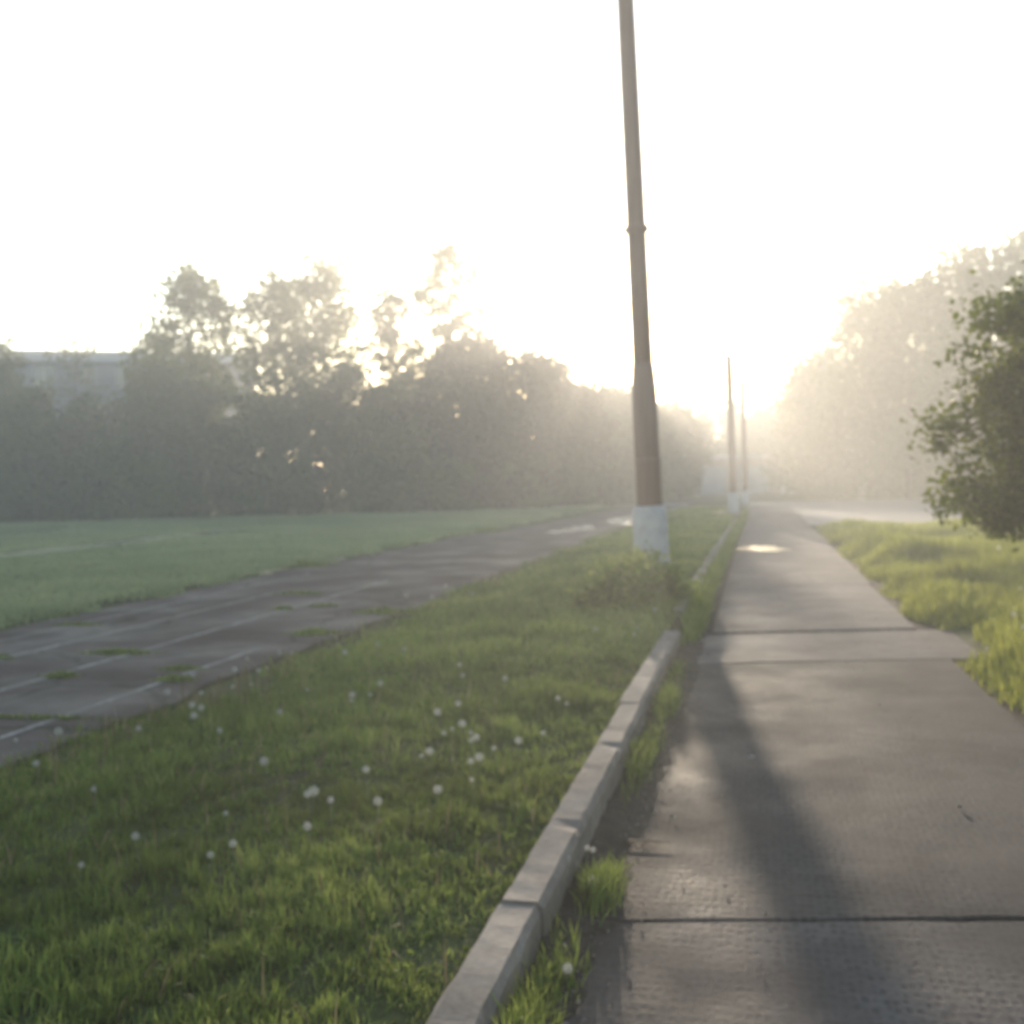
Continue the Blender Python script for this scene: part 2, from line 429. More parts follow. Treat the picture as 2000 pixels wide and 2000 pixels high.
# ------------------------------------------------------------------ footpath of concrete slabs
def slab_mesh(name, x0, x1, y0, y1, th, mat, seed, bev=0.007, chip=0.005, skew=None):
    """slab with chamfered, slightly chipped edges; local origin at its centre, top at z = 0"""
    rng = np.random.RandomState(seed)
    hx, hy = (x1 - x0) / 2, (y1 - y0) / 2
    nxs, nys = max(4, int((x1 - x0) / 0.12)), max(4, int((y1 - y0) / 0.15))
    ring = [(-hx + 2 * hx * i / nxs, -hy) for i in range(nxs)] + [(hx, -hy + 2 * hy * i / nys) for i in range(nys)]
    ring += [(hx - 2 * hx * i / nxs, hy) for i in range(nxs)] + [(-hx, hy - 2 * hy * i / nys) for i in range(nys)]
    ring = np.array(ring)
    n = len(ring)
    inw = -np.sign(ring) * (np.abs(np.abs(ring) - np.array([hx, hy])) < 1e-6)
    j = np.abs(rng.randn(n)) * chip
    outer = ring + inw * j[:, None]
    b = bev * rng.uniform(0.6, 1.8, n)
    inner = outer + inw * b[:, None]
    if skew:                                     # the joints cross the path at a slight slant
        for A in (outer, inner):
            A[:, 1] += A[:, 0] * np.interp(A[:, 1], [-hy, hy], skew)
    V = [(x, y, -th) for x, y in outer] + [(x, y, -b[i]) for i, (x, y) in enumerate(outer)] + [(x, y, 0) for x, y in inner]
    F = []
    for i in range(n):
        k = (i + 1) % n
        F.append((i, k, n + k, n + i)); F.append((n + i, n + k, 2 * n + k, 2 * n + i))
    F.append(tuple(range(2 * n, 3 * n)))
    return pymesh(name, V, F, mat)

foot = empty('footpath', (0.5, 0, 0)); tag(foot, kind='structure')
slabs = [(-4.2, 0.9), (0.909, 3.895), (3.906, 9.262), (11.03, 15.50), (15.54, 20.14), (20.18, 24.85), (24.89, 31.28), (31.32, 36.9), (36.94, 42.4), (42.44, 48.0), (48.04, 53.6), (53.64, 57.5)]
for i, (y0, y1) in enumerate(slabs):
    rng = random.Random(40 + i)
    x0 = -0.58 if y0 < 3 else (-0.615 if y0 < 10 else -0.47)
    x1 = 1.49 + rng.uniform(-0.03, 0.03)
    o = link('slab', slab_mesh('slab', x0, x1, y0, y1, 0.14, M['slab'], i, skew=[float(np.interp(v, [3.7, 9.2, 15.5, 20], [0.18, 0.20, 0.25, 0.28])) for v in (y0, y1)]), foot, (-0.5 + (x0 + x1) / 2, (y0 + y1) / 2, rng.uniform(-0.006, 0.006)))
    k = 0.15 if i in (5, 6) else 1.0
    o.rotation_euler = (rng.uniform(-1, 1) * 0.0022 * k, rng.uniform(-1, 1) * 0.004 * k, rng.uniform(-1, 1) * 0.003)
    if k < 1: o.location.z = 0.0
    g = 1.45 if i < 2 else 1.05 if i == 2 else rng.uniform(2.1, 2.6)  # farther slabs: paler concrete, plus grazing sun glare put into the colour
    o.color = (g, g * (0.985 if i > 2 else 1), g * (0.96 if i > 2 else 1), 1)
# the short open crack in the long slab's edge
link('crack', pymesh('crack', [(-0.63, 4.525, 0.010), (-0.52, 4.520, 0.010), (-0.38, 4.532, 0.010), (-0.372, 4.556, 0.010), (-0.5, 4.572, 0.010), (-0.63, 4.578, 0.010)], [(0, 1, 2, 3, 4, 5)], M['soil']), foot, (-0.5, 0, 0))
link('asphalt_patch', slab_mesh('asphalt_patch', -0.62, 1.95, 9.28, 10.99, 0.06, M['patch'], 77, 0.012, 0.012, [0.20, 0.215]), foot, (-0.5 + (-0.62 + 1.95) / 2, (9.28 + 10.99) / 2, -0.004))
rng = np.random.RandomState(31); n = 240
ys = np.concatenate([np.linspace(-4, 14, 180), np.linspace(14.3, 60, 60)])
V = [(-0.72, b, 0.035 + rng.randn() * 0.010) for b in ys] + [(-0.655 + rng.randn() * 0.012, b, 0.022 + rng.randn() * 0.008) for b in ys] + [(-0.40, b, -0.025) for b in ys]
F = [(k * n + i, (k + 1) * n + i, (k + 1) * n + i + 1, k * n + i + 1) for k in range(2) for i in range(n - 1)]
tag(link('soil_strip', pymesh('soil_strip', V, F, M['soil'])), kind='structure')
tag(ragged_strip('soil_strip', [(1.4, -4), (1.4, YARD_Y0 - 1)], [(1.70, -4), (1.58, YARD_Y0 - 1)], -0.022, M['soil'], None, 0.03, 32, 150), kind='structure')

def blob_sheet(name, cx, cy, rx, ry, z, mat, seed):
    rng = np.random.RandomState(seed)
    n = 90
    a = np.linspace(0, 2 * math.pi, n, endpoint=False)
    k = 1 + 0.10 * np.sin(5 * a + rng.rand() * 6) + 0.08 * np.sin(11 * a + rng.rand() * 6) + 0.06 * np.sin(17 * a + rng.rand() * 6) + 0.04 * rng.randn(n) + 0.16 * np.sin(2 * a + rng.rand() * 6) + 0.12 * np.sin(3 * a + rng.rand() * 6) + 0.06 * np.sin(7 * a + rng.rand() * 6)
    V = [(rx * k[i] * math.cos(a[i]), ry * k[i] * math.sin(a[i]), 0) for i in range(n)]
    return link(name, pymesh(name, V, [tuple(range(n))], mat), None, (cx, cy, z))
for cx, cy, rx, ry, z in ((0.05, 23.4, 0.46, 0.95, 0.006), (-1.45, 44.3, 0.28, 1.6, 0.115)):
    tag(blob_sheet('puddle', cx, cy, rx, ry, z, M['water'], int(cy)), kind='structure')
for cx, cy, rx, ry in ((-5.5, 33.6, 0.55, 2.2), (-5.05, 41.5, 0.5, 3.0), (-4.4, 38.5, 0.3, 1.6)):  # thin sheets painted as sunlight glaring off the far track
    tag(blob_sheet('sun_glare_patch', cx, cy, rx, ry, 0.005, M['sun_glare'], int(cy)), kind='structure')

# ------------------------------------------------------------------ kerb
def stone_mesh(L, w, h, seed):
    rng = np.random.RandomState(seed)
    n = 36
    prof = [(-w / 2, -h), (-w / 2, -0.012), (-w / 2 + 0.012, 0), (w / 2 - 0.02, 0), (w / 2, -0.022), (w / 2, -h)]
    V = []; F = []
    for i in range(n + 1):
        y = -L / 2 + L * i / n
        for k, (x, z) in enumerate(prof):
            e = 0.0018
            V.append((x + rng.randn() * e, y, z + (rng.randn() * 0.0012 if k not in (0, 5) else 0) - (abs(rng.randn()) * 0.010 if k in (3, 4) and rng.rand() < 0.12 else 0)))
    m = len(prof)
    for i in range(n):
        for k in range(m - 1):
            F.append((i * m + k, i * m + k + 1, (i + 1) * m + k + 1, (i + 1) * m + k))
    F.append(tuple(range(m - 1, -1, -1))); F.append(tuple(range(n * m, n * m + m)))
    return pymesh('kerb_stone', V, [f[::-1] for f in F], M['kerb'])
kerb = empty('kerb', (-0.772, 0, 0)); tag(kerb, kind='structure')
for i, (y0, y1, top, dx, tilt) in enumerate([(-2.82, 0.30, 0.15, 0, 0), (0.325, 3.46, 0.146, 0, 0.012), (3.48, 6.61, 0.152, 0.006, -0.012), (6.635, 9.9, 0.155, 0.0, 0.015),
        (11.6, 14.5, 0.13, -0.07, -0.05), (14.55, 17.5, 0.13, -0.06, 0.03), (17.55, 20.5, 0.13, -0.05, -0.03), (20.6, 23.6, 0.13, -0.04, 0.02),
        (23.7, 26.7, 0.13, -0.02, 0), (26.8, 29.8, 0.12, 0, 0.02), (29.9, 32.9, 0.12, 0.03, 0), (33.0, 36.0, 0.12, 0.05, 0), (36.1, 39.1, 0.12, 0.08, 0), (39.2, 42.2, 0.12, 0.12, 0),
        (42.3, 45.3, 0.12, 0.16, 0), (45.4, 48.4, 0.12, 0.2, 0), (48.5, 51.5, 0.12, 0.24, 0)]):
    o = link('kerb_stone', stone_mesh(y1 - y0, 0.145, 0.32, 100 + i), kerb, (dx, (y0 + y1) / 2, top))
    o.rotation_euler = (0.004 * (-1) ** i, tilt, 0.003 * (-1) ** (i // 2))

# ------------------------------------------------------------------ tubes, trees
def tube(V, F, pts, radii, seg=7):
    pts = [Vector(p) for p in pts]
    base = len(V)
    for i, p in enumerate(pts):
        d = (pts[min(i + 1, len(pts) - 1)] - pts[max(i - 1, 0)]).normalized()
        a = d.orthogonal().normalized(); b = d.cross(a)
        for k in range(seg):
            t = 2 * math.pi * k / seg
            v = p + (a * math.cos(t) + b * math.sin(t)) * radii[i]
            V.append((v.x, v.y, v.z))
    for i in range(len(pts) - 1):
        for k in range(seg):
            k2 = (k + 1) % seg
            F.append((base + i * seg + k, base + i * seg + k2, base + (i + 1) * seg + k2, base + (i + 1) * seg + k))
    F.append(tuple(base + k for k in range(seg))[::-1])
    F.append(tuple(base + (len(pts) - 1) * seg + k for k in range(seg)))

def leaves_mesh(name, C, size, mat, rng, tint, droop=0.0, aspect=0.62):
    n = len(C)
    a = rng.randn(n, 3); a[:, 2] = a[:, 2] * 0.7 - droop
    a /= np.linalg.norm(a, axis=1)[:, None]
    r = rng.randn(n, 3)
    b = np.cross(a, r); b /= np.linalg.norm(b, axis=1)[:, None]
    nrm = np.cross(a, b)
    s = (size * rng.uniform(0.6, 1.35, n))[:, None]
    V = np.empty((n, 4, 3))
    V[:, 0] = C - a * s * 0.5
    V[:, 1] = C - b * s * 0.5 * aspect + nrm * s * 0.08
    V[:, 2] = C + a * s * 0.5
    V[:, 3] = C + b * s * 0.5 * aspect + nrm * s * 0.08
    return fastmesh(name, V.reshape(-1, 3), np.arange(n * 4), np.arange(n) * 4, mat, np.repeat(tint, 4))

def tree(name, label, cat, x, y, h, r, base, n, cr, lpc, ls, mat, seed, shape='round', group=None, bark='bark', trunk_r=None, stems=1, droop=0.0, sub=4, lace=0.34):
    rng = np.random.RandomState(seed)
    root = empty(name, (x, y, float(gz(x, y)) - 0.03))
    tag(root, label, cat, group)
    V, F = [], []
    tr = trunk_r or h * 0.014
    tops = []
    for s in range(stems):
        ox, oy = (rng.randn(2) * r * (0.35 if stems > 1 else 0.10))
        lean = rng.randn(2) * 0.02 * h
        P = [(ox * 0.15 * (stems > 1), oy * 0.15 * (stems > 1), -0.1)]
        for k in range(1, 7):
            t = k / 6
            P.append((ox * t + lean[0] * t * t + rng.randn() * 0.012 * h * t, oy * t + lean[1] * t * t + rng.randn() * 0.012 * h * t, h * 0.93 * t))
        tube(V, F, P, [tr * (1.25 if k == 0 else 1) * (1 - 0.86 * k / 6) for k in range(7)])
        tops.append(np.array(P))
    def R(t):
        if shape == 'round': return math.sqrt(max(0.02, 1 - ((t - 0.42) / 0.6) ** 2))
        if shape == 'column': return (0.35 + 0.65 * math.sin(math.pi * min(1, t * 0.85 + 0.12)) ** 0.7)
        if shape == 'cone': return 1.0 - 0.82 * t
        if shape == 'bush': return math.sqrt(max(0.03, 1 - ((t - 0.25) / 0.78) ** 2))
        return 1
    C = []
    W = []
    for i in range(n):
        t = (i + rng.rand()) / n
        ang = i * 2.39996 + rng.randn() * 0.5
        rr = R(t) * r * math.sqrt(rng.uniform(0.12, 1.0)) * rng.uniform(0.75, 1.12)
        zc = base + (h - base) * t
        P = tops[i % stems]
        f = min(0.97, max(0.05, (zc - rr * 0.55) / (h * 0.93)))
        k = min(5, int(f * 6)); u = f * 6 - k
        p0 = P[k] * (1 - u) + P[k + 1] * u
        axis = P[min(6, int(zc / (h * 0.93) * 6))]
        c = np.array([axis[0] + rr * math.cos(ang), axis[1] + rr * math.sin(ang), zc])
        mid = (p0 + c) / 2 + np.array([0, 0, 0.10 * rr - droop * 0.1])
        lr = tr * (0.42 * (1 - f) + 0.10)
        tube(V, F, [p0, mid, c], [lr, lr * 0.6, lr * 0.22], 5)
        for q_ in range(sub):
            d = rng.randn(3); d[2] *= 0.75; d /= np.linalg.norm(d)
            cc = c + d * cr * rng.uniform(0.35, 1.05)
            C.append(cc); W.append(rng.uniform(0.65, 1.2))
            tube(V, F, [c, (c + cc) / 2 + rng.randn(3) * 0.05 * cr, cc], [lr * 0.22, lr * 0.15, lr * 0.06], 3)
    C = np.array(C); W = np.array(W)
    m = max(3, int(lpc * 1.7) // sub)
    L = np.repeat(C, m, 0) + rng.randn(len(C) * m, 3) * (cr * lace * np.repeat(W, m))[:, None] * np.array([1, 1, 0.8])
    L = L[L[:, 2] > 0.05]
    tint = np.clip(rng.rand(len(L)) * 0.75 + vnoise(L[:, 0], L[:, 2], cr * 0.9, seed) * 0.4 - 0.1, 0, 1)
    link('trunk', pymesh('trunk', V, F, M[bark], True), root)
    link('crown', leaves_mesh('crown', L, ls, M[mat], rng, tint, droop), root)
    return root

# ------------------------------------------------------------------ the three poles
def ring_mesh(name, prof, seg, mat, smooth=True):
    V, F = [], []
    for r, z in prof:
        for k in range(seg):
            a = 2 * math.pi * (k + 0.5) / seg
            V.append((r * math.cos(a), r * math.sin(a), z))
    for i in range(len(prof) - 1):
        for k in range(seg):
            k2 = (k + 1) % seg
            F.append((i * seg + k, i * seg + k2, (i + 1) * seg + k2, (i + 1) * seg + k))
    F.append(tuple(range(seg))[::-1]); F.append(tuple((len(prof) - 1) * seg + k for k in range(seg)))
    return pymesh(name, V, F, mat, smooth)

def pole(label, x, y, height, lean, s=1.0, lower=True, group='steel poles standing along the kerb'):
    z0 = float(gz(x, y))
    root = empty('street_pole', (x, y, z0)); tag(root, label, 'pole', group)
    c = link('base_collar', ring_mesh('base_collar', [(0.25 * s, -0.15), (0.255 * s, 0.05), (0.25 * s, 0.85 * s), (0.235 * s, 0.95 * s), (0.20 * s, 1.0 * s)], 12, M['whitewash']), root)
    zb = 0.98 * s
    if lower:
        link('lower_shaft', ring_mesh('lower_shaft', [(0.187, zb), (0.178, 2.45), (0.172, 2.68), (0.152, 2.95), (0.140, 3.05)], 24, M['pole']), root)
        link('weld_band', ring_mesh('weld_band', [(0.183, 1.62), (0.19, 1.635), (0.19, 1.665), (0.183, 1.68)], 24, M['pole']), root)
        link('upper_shaft', ring_mesh('upper_shaft', [(0.138, 3.03), (0.134, 4.4), (0.127, 6.2), (0.117, 8.2), (0.10, height)], 24, M['pole']), root)
        cl = link('clamp', ring_mesh('clamp', [(0.128, 4.88), (0.146, 4.90), (0.146, 5.0), (0.128, 5.02)], 20, M['pole']), root)
        bx = bpy.data.meshes.new('clamp_bolt'); bm = bmesh.new(); bmesh.ops.create_cube(bm, size=1.0); bm.to_mesh(bx); bm.free(); bx.materials.append(M['pole'])
        for sgn in (-1, 1):
            b = link('clamp_bolt', bx, cl, (0.150 * sgn, 0, 4.95)); b.scale = (0.04, 0.05, 0.07)
    else:
        link('upper_shaft', ring_mesh('upper_shaft', [(0.135, zb), (0.132, 2.5), (0.125, 4.4), (0.12, height)], 16, M['pole']), root)
    link('cap', ring_mesh('cap', [(0.122, height), (0.122, height + 0.05), (0.08, height + 0.07)], 16, M['pole']), root)
    root.rotation_euler = (0, lean, 0)
    return root
pole('tall brown steel pole with stepped thick lower shaft and whitewashed collar in weeds', -1.5, 16.0, 10.5, rad(-1.5))
pole('short far pole with white collar standing beside a bright puddle at the kerb', -0.90, 42.2, 5.85, rad(-0.8), 0.8, False)
pole('farthest thin pole in the haze where the footpath meets the yard', -0.62, 55.0, 6.1, rad(-0.3), 0.8, False)

# ------------------------------------------------------------------ buildings far behind
def box(bm, x0, x1, y0, y1, z0, z1):
    v = [bm.verts.new(p) for p in ((x0, y0, z0), (x1, y0, z0), (x1, y1, z0), (x0, y1, z0), (x0, y0, z1), (x1, y0, z1), (x1, y1, z1), (x0, y1, z1))]
    for f in ((0, 3, 2, 1), (4, 5, 6, 7), (0, 1, 5, 4), (1, 2, 6, 5), (2, 3, 7, 6), (3, 0, 4, 7)): bm.faces.new([v[i] for i in f])
def boxmesh(name, boxes, mat):
    bm = bmesh.new()
    for b in boxes: box(bm, *b)
    me = bpy.data.meshes.new(name); bm.to_mesh(me); bm.free(); me.materials.append(mat)
    return me
def facade_mesh(L, H, D, opens, mat):
    """front wall at y=0 with real openings (x0,x1,z0,z1) on a regular grid, plus sides, back and top"""
    xs = sorted({0, L} | {v for o in opens for v in o[:2]}); zs = sorted({0, H} | {v for o in opens for v in o[2:]})
    hole = {(round(o[0], 3), round(o[2], 3)) for o in opens}
    bm = bmesh.new()
    for i in range(len(xs) - 1):
        for k in range(len(zs) - 1):
            if (round(xs[i], 3), round(zs[k], 3)) in hole: continue
            bm.faces.new([bm.verts.new(p) for p in ((xs[i], 0, zs[k]), (xs[i + 1], 0, zs[k]), (xs[i + 1], 0, zs[k + 1]), (xs[i], 0, zs[k + 1]))])
    bmesh.ops.remove_doubles(bm, verts=bm.verts, dist=1e-4)
    r = bmesh.ops.extrude_face_region(bm, geom=bm.faces[:])
    bmesh.ops.translate(bm, verts=[g for g in r['geom'] if isinstance(g, bmesh.types.BMVert)], vec=(0, 0.35, 0))
    box(bm, 0.0, 0.3, 0.36, D, 0, H); box(bm, L - 0.3, L, 0.36, D, 0, H); box(bm, 0.31, L - 0.31, D - 0.3, D, 0, H)
    bmesh.ops.recalc_face_normals(bm, faces=bm.faces[:])
    me = bpy.data.meshes.new('wall'); bm.to_mesh(me); bm.free(); me.materials.append(mat)
    return me

ang = math.atan2(82.1 - 66.1, -31.7 + 58.1)
BL = 56.0
bld = empty('apartment_building', (-31.7 - BL * math.cos(ang) - 5.5, 82.1 - BL * math.sin(ang) - 3.4, -0.05))
bld.rotation_euler = (0, 0, ang)
tag(bld, 'long pale grey flat-roofed block half hidden behind the far trees', 'building')
opens = [(1.2 + 2.8 * i, 1.2 + 2.8 * i + 1.5, 1.0 + 2.75 * k, 1.0 + 2.75 * k + 1.5) for i in range(19) for k in range(4)]
link('wall', facade_mesh(BL, 11.0, 12.0, opens, M['wall']), bld)
rf = link('roof', boxmesh('roof', [(-0.25, BL + 0.25, -0.3, 12.25, 11.003, 11.35)], M['roof']), bld)
link('parapet', boxmesh('parapet', [(-0.25, BL + 0.25, -0.33, -0.05, 11.353, 11.75)], M['roof']), rf)
wf = boxmesh('window', [(0, 1.5, 0, 0.08, 0, 0.08), (0, 1.5, 0, 0.08, 1.42, 1.5), (0, 0.08, 0, 0.08, 0.083, 1.417), (1.42, 1.5, 0, 0.08, 0.083, 1.417), (0.71, 0.79, 0.003, 0.077, 0.083, 1.417)], M['frame'])
wp = boxmesh('pane', [(0.083, 1.417, 0.035, 0.045, 0.083, 1.417)], M['glass'])
for x0, x1, z0, z1 in opens:
    f = link('window', wf, bld, (x0, 0.14, z0)); link('pane', wp, f)

gar = empty('garage_row', (-9.5, 98, -0.03)); tag(gar, 'low brown garage block in the haze beyond the end of the footpath', 'garage')
gar.rotation_euler = (0, 0, rad(-2))
link('wall', facade_mesh(22.0, 3.1, 6.0, [(0.6 + 3.6 * i, 0.6 + 3.6 * i + 2.6, 0.05, 2.45) for i in range(6)], M['garage']), gar)
link('roof', boxmesh('roof', [(-0.3, 22.3, -0.3, 6.3, 3.103, 3.35)], M['roof']), gar)
gd = boxmesh('door', [(0, 1.285, 0, 0.06, 0, 2.36), (1.315, 2.6, 0, 0.06, 0, 2.36)], M['gdoor'])
for i in range(6): link('door', gd, gar, (0.6 + 3.6 * i, 0.18, 0.06))

# ------------------------------------------------------------------ trees along the far side of the field and the yard
G1 = 'tall trees along the far side of the field'
G2 = 'bushes below the far trees'
G3 = 'hazy trees beyond the yard'
tree('broadleaf_tree', 'tall tree at the open end of the row, hiding the long pale block', 'tree', -44.6, 52, 13.0, 3.2, 3.0, 40, 1.1, 110, 0.30, 'leaf_a', 11, 'round', G1)
tree('broadleaf_tree', 'thin tree whose spiky tip pokes above the long flat roof', 'tree', -39.6, 53.0, 9.4, 1.1, 2.0, 24, 0.7, 60, 0.28, 'leaf_a', 12, 'column', G1)
tree('broadleaf_tree', 'sparse tree with feathery top showing just above the flat roof', 'tree', -42.0, 63.0, 11.6, 1.8, 3.5, 22, 0.9, 40, 0.26, 'leaf_b', 13, 'round', G1)
tree('broadleaf_tree', 'broad tall tree with gappy round crown beside the roof end of the pale block', 'tree', -31.6, 57.9, 13.5, 3.1, 4.0, 70, 1.0, 62, 0.34, 'leaf_a', 14, 'round', G1, sub=6, lace=0.42)
tree('broadleaf_tree', 'tall tree with loose uneven crown between two rounder tall trees', 'tree', -27.0, 60.2, 13.3, 2.1, 4.0, 52, 0.95, 62, 0.34, 'leaf_a', 15, 'column', G1, sub=6, lace=0.42)
tree('broadleaf_tree', 'tall tree with two pointed tops next to the narrow sparse tree', 'tree', -23.8, 60.5, 13.8, 2.1, 4.0, 54, 0.95, 62, 0.34, 'leaf_a', 16, 'column', G1, stems=2, sub=6, lace=0.42)
tree('broadleaf_tree', 'narrow sparse tree with yellowish lower leaves', 'tree', -20.3, 60.7, 12.2, 1.2, 4.0, 34, 0.75, 55, 0.32, 'leaf_b', 17, 'column', G1, sub=6, lace=0.42)
tree('broadleaf_tree', 'tallest wispy tree, bare twigs with scattered leaf tufts against the glare', 'tree', -16.6, 59.7, 14.6, 2.1, 6.0, 36, 0.6, 60, 0.30, 'leaf_a', 18, 'round', G1, sub=4, lace=0.4)
tree('broadleaf_tree', 'dense brownish tree with domed crown under the wispy tree', 'tree', -14.8, 58.1, 8.9, 2.9, 1.0, 70, 0.9, 110, 0.32, 'leaf_c', 19, 'round', G1, sub=6, lace=0.44)
tree('broadleaf_tree', 'dense brownish tree with jagged top, last of the row before the sun glare', 'tree', -11.5, 60.9, 8.2, 2.2, 0.8, 60, 0.85, 110, 0.32, 'leaf_c', 20, 'column', G1, sub=6, lace=0.44)
tree('broadleaf_tree', 'pale thin tree at the end of the running track', 'tree', -9.0, 69.4, 7.0, 1.9, 0.6, 44, 0.85, 170, 0.28, 'leaf_b', 21, 'column', G1)
tree('broadleaf_tree', 'loose brownish tree between the jagged brownish tree and the track end', 'tree', -9.9, 63.2, 6.9, 1.5, 0.6, 44, 0.7, 100, 0.30, 'leaf_c', 24, 'column', G1, sub=6, lace=0.42)
tree('broadleaf_tree', 'small pale tree beside the tall pole, beyond the track end', 'tree', -7.2, 74.0, 6.4, 1.7, 0.5, 44, 0.85, 170, 0.28, 'leaf_b', 22, 'round', G1)
tree('broadleaf_tree', 'small round tree in front of the low garage block', 'tree', -5.4, 80.0, 6.3, 1.7, 0.5, 40, 0.85, 160, 0.28, 'leaf_b', 23, 'round', G1)
bush_label = 'broad green bush filling the gap under the tall trees behind the field'
for i, (x, y, h, r, m) in enumerate([(-41.6, 52.0, 7.6, 1.7, 'leaf_a'), (-40.1, 52.4, 6.0, 2.4, 'leaf_a'), (-36.9, 51.5, 6.6, 1.9, 'leaf_a'), (-34.4, 52.2, 5.6, 2.1, 'leaf_b'), (-31.1, 53.0, 7.6, 2.4, 'leaf_a'),
        (-28.2, 52.8, 6.6, 2.1, 'leaf_b'), (-26.0, 54.4, 6.2, 1.9, 'leaf_a'), (-23.4, 56.4, 6.6, 2.1, 'leaf_b'), (-20.6, 57.0, 7.6, 2.1, 'leaf_b'), (-17.8, 55.8, 6.2, 1.9, 'leaf_b'), (-16.2, 57.0, 5.8, 1.9, 'leaf_c'), (-13.4, 57.4, 6.0, 1.9, 'leaf_c'), (-10.6, 63.6, 5.2, 1.7, 'leaf_c')]):
    tree('bush', bush_label if m == 'leaf_a' else 'brownish bush in front of the dense brownish trees' if m == 'leaf_c' else 'yellowish bush among greener bushes under the trees behind the field', 'bush', x, y, h, r, 0.3, 40, 0.95, 150, 0.30, m, 40 + i, 'bush', G2, stems=3, trunk_r=0.07)
for i, (x, y, h, r) in enumerate([(-38.6, 50.6, 3.2, 1.8), (-35.6, 50.4, 2.8, 1.7), (-32.6, 51.0, 3.0, 1.8), (-29.6, 51.4, 2.6, 1.7), (-24.2, 54.6, 2.6, 1.7), (-19.2, 55.2, 2.8, 1.7), (-15.8, 56.4, 3.0, 1.8), (-12.9, 58.0, 3.0, 1.7), (-10.2, 61.6, 3.4, 1.6)]):
    tree('bush', 'low dark bush at the field edge in front of taller bushes', 'bush', x, y, h, r, 0.1, 26, 0.7, 150, 0.28, 'leaf_a', 60 + i, 'bush', 'low bushes at the field edge', stems=3, trunk_r=0.05)
for i, (x, y, h, r, b, sh, lab, lf, bk) in enumerate([
        (2.9, 88.0, 8.0, 2.0, 1.0, 'round', 'faint small tree, the most hazed, behind the far pole', 'leaf_b', 'bark'),
        (4.0, 76.0, 8.8, 2.0, 1.2, 'round', 'pale hazy tree with feathery edge at the yard corner', 'leaf_b', 'bark'),
        (5.9, 67.8, 12.0, 2.4, 1.8, 'column', 'hazy tree with pointed crown rising over the yard', 'leaf_a', 'pale_bark'),
        (8.3, 66.6, 11.8, 2.5, 2.0, 'round', 'hazy tree with dense middle crown beside the pointed one', 'leaf_a', 'bark'),
        (10.6, 64.2, 12.9, 2.7, 2.2, 'round', 'tall hazy tree with broken crown behind the dark leafy shrub', 'leaf_a', 'pale_bark'),
        (13.4, 61.8, 13.2, 3.0, 2.2, 'round', 'tallest hazy tree, its top above the dark leafy shrub', 'leaf_a', 'bark')]):
    tree('broadleaf_tree', lab, 'tree', x, y, h, r, b, 64, 1.1, 95, 0.34, lf, 80 + i, sh, G3, bk, sub=6, lace=0.42)
for i, (x, y, h, r) in enumerate([(4.2, 69.5, 4.5, 2.0), (6.6, 68.8, 4.4, 2.2), (9.2, 67.5, 4.6, 2.2), (11.9, 66.8, 4.6, 2.2), (15.0, 66.2, 5.0, 2.4)]):
    tree('bush', 'round bush under the hazy trees at the back of the yard', 'bush', x, y, h, r, 0.2, 30, 0.9, 150, 0.30, 'leaf_a', 90 + i, 'bush', 'bushes behind the yard', stems=3, trunk_r=0.05)
for i, (x, y, h, r) in enumerate([(-14, 108, 8.5, 3.2), (-9, 112, 8.2, 3.2), (-4, 110, 8.0, 3.2), (1.5, 108, 7.8, 3.0), (6, 104, 8.2, 3.2), (-0.5, 105, 6.5, 3.0)]):
    tree('broadleaf_tree', 'faint distant tree standing behind the low garage block', 'tree', x, y, h, r, 0.5, 40, 1.2, 120, 0.42, 'leaf_a', 110 + i, 'round', 'trees behind the garages')

# the leafy shrub beside the footpath
tree('leafy_shrub', 'dark leafy shrub with drooping twigs leaning over the tall grass', 'shrub', 3.15, 11.7, 3.4, 1.56, 1.05, 140, 0.36, 230, 0.082, 'leaf_d', 131, 'round', None, 'bark', 0.06, 4, 0.25, 6)

# ------------------------------------------------------------------ grass
def blades(name, P, h, w, mat, rng, tint, lean=0.35):
    n = len(P)
    a = rng.uniform(0, 2 * math.pi, n)
    side = np.stack([np.cos(a), np.sin(a), np.zeros(n)], 1)
    b = rng.uniform(0, 2 * math.pi, n)
    d = np.stack([np.cos(b), np.sin(b), np.zeros(n)], 1) * (np.abs(rng.randn(n)) * lean * h)[:, None]
    u = np.array([0, 0, 1.0])
    V = np.empty((n, 5, 3))
    hw = (w * 0.5)[:, None]; hh = h[:, None]
    V[:, 0] = P - side * hw; V[:, 1] = P + side * hw
    mid = P + u * hh * 0.55 + d * 0.35
    V[:, 2] = mid + side * hw * 0.8; V[:, 3] = mid - side * hw * 0.8
    V[:, 4] = P + u * hh * (1 - 0.25 * np.minimum(1, np.linalg.norm(d, axis=1) / np.maximum(h, 1e-4)))[:, None] + d
    base = (np.arange(n) * 5)[:, None]
    loops = (base + np.array([0, 1, 2, 3, 3, 2, 4])[None]).ravel()
    starts = np.stack([np.arange(n) * 7, np.arange(n) * 7 + 4], 1).ravel()
    return fastmesh(name, V.reshape(-1, 3), loops, starts, mat, np.repeat(tint, 5))

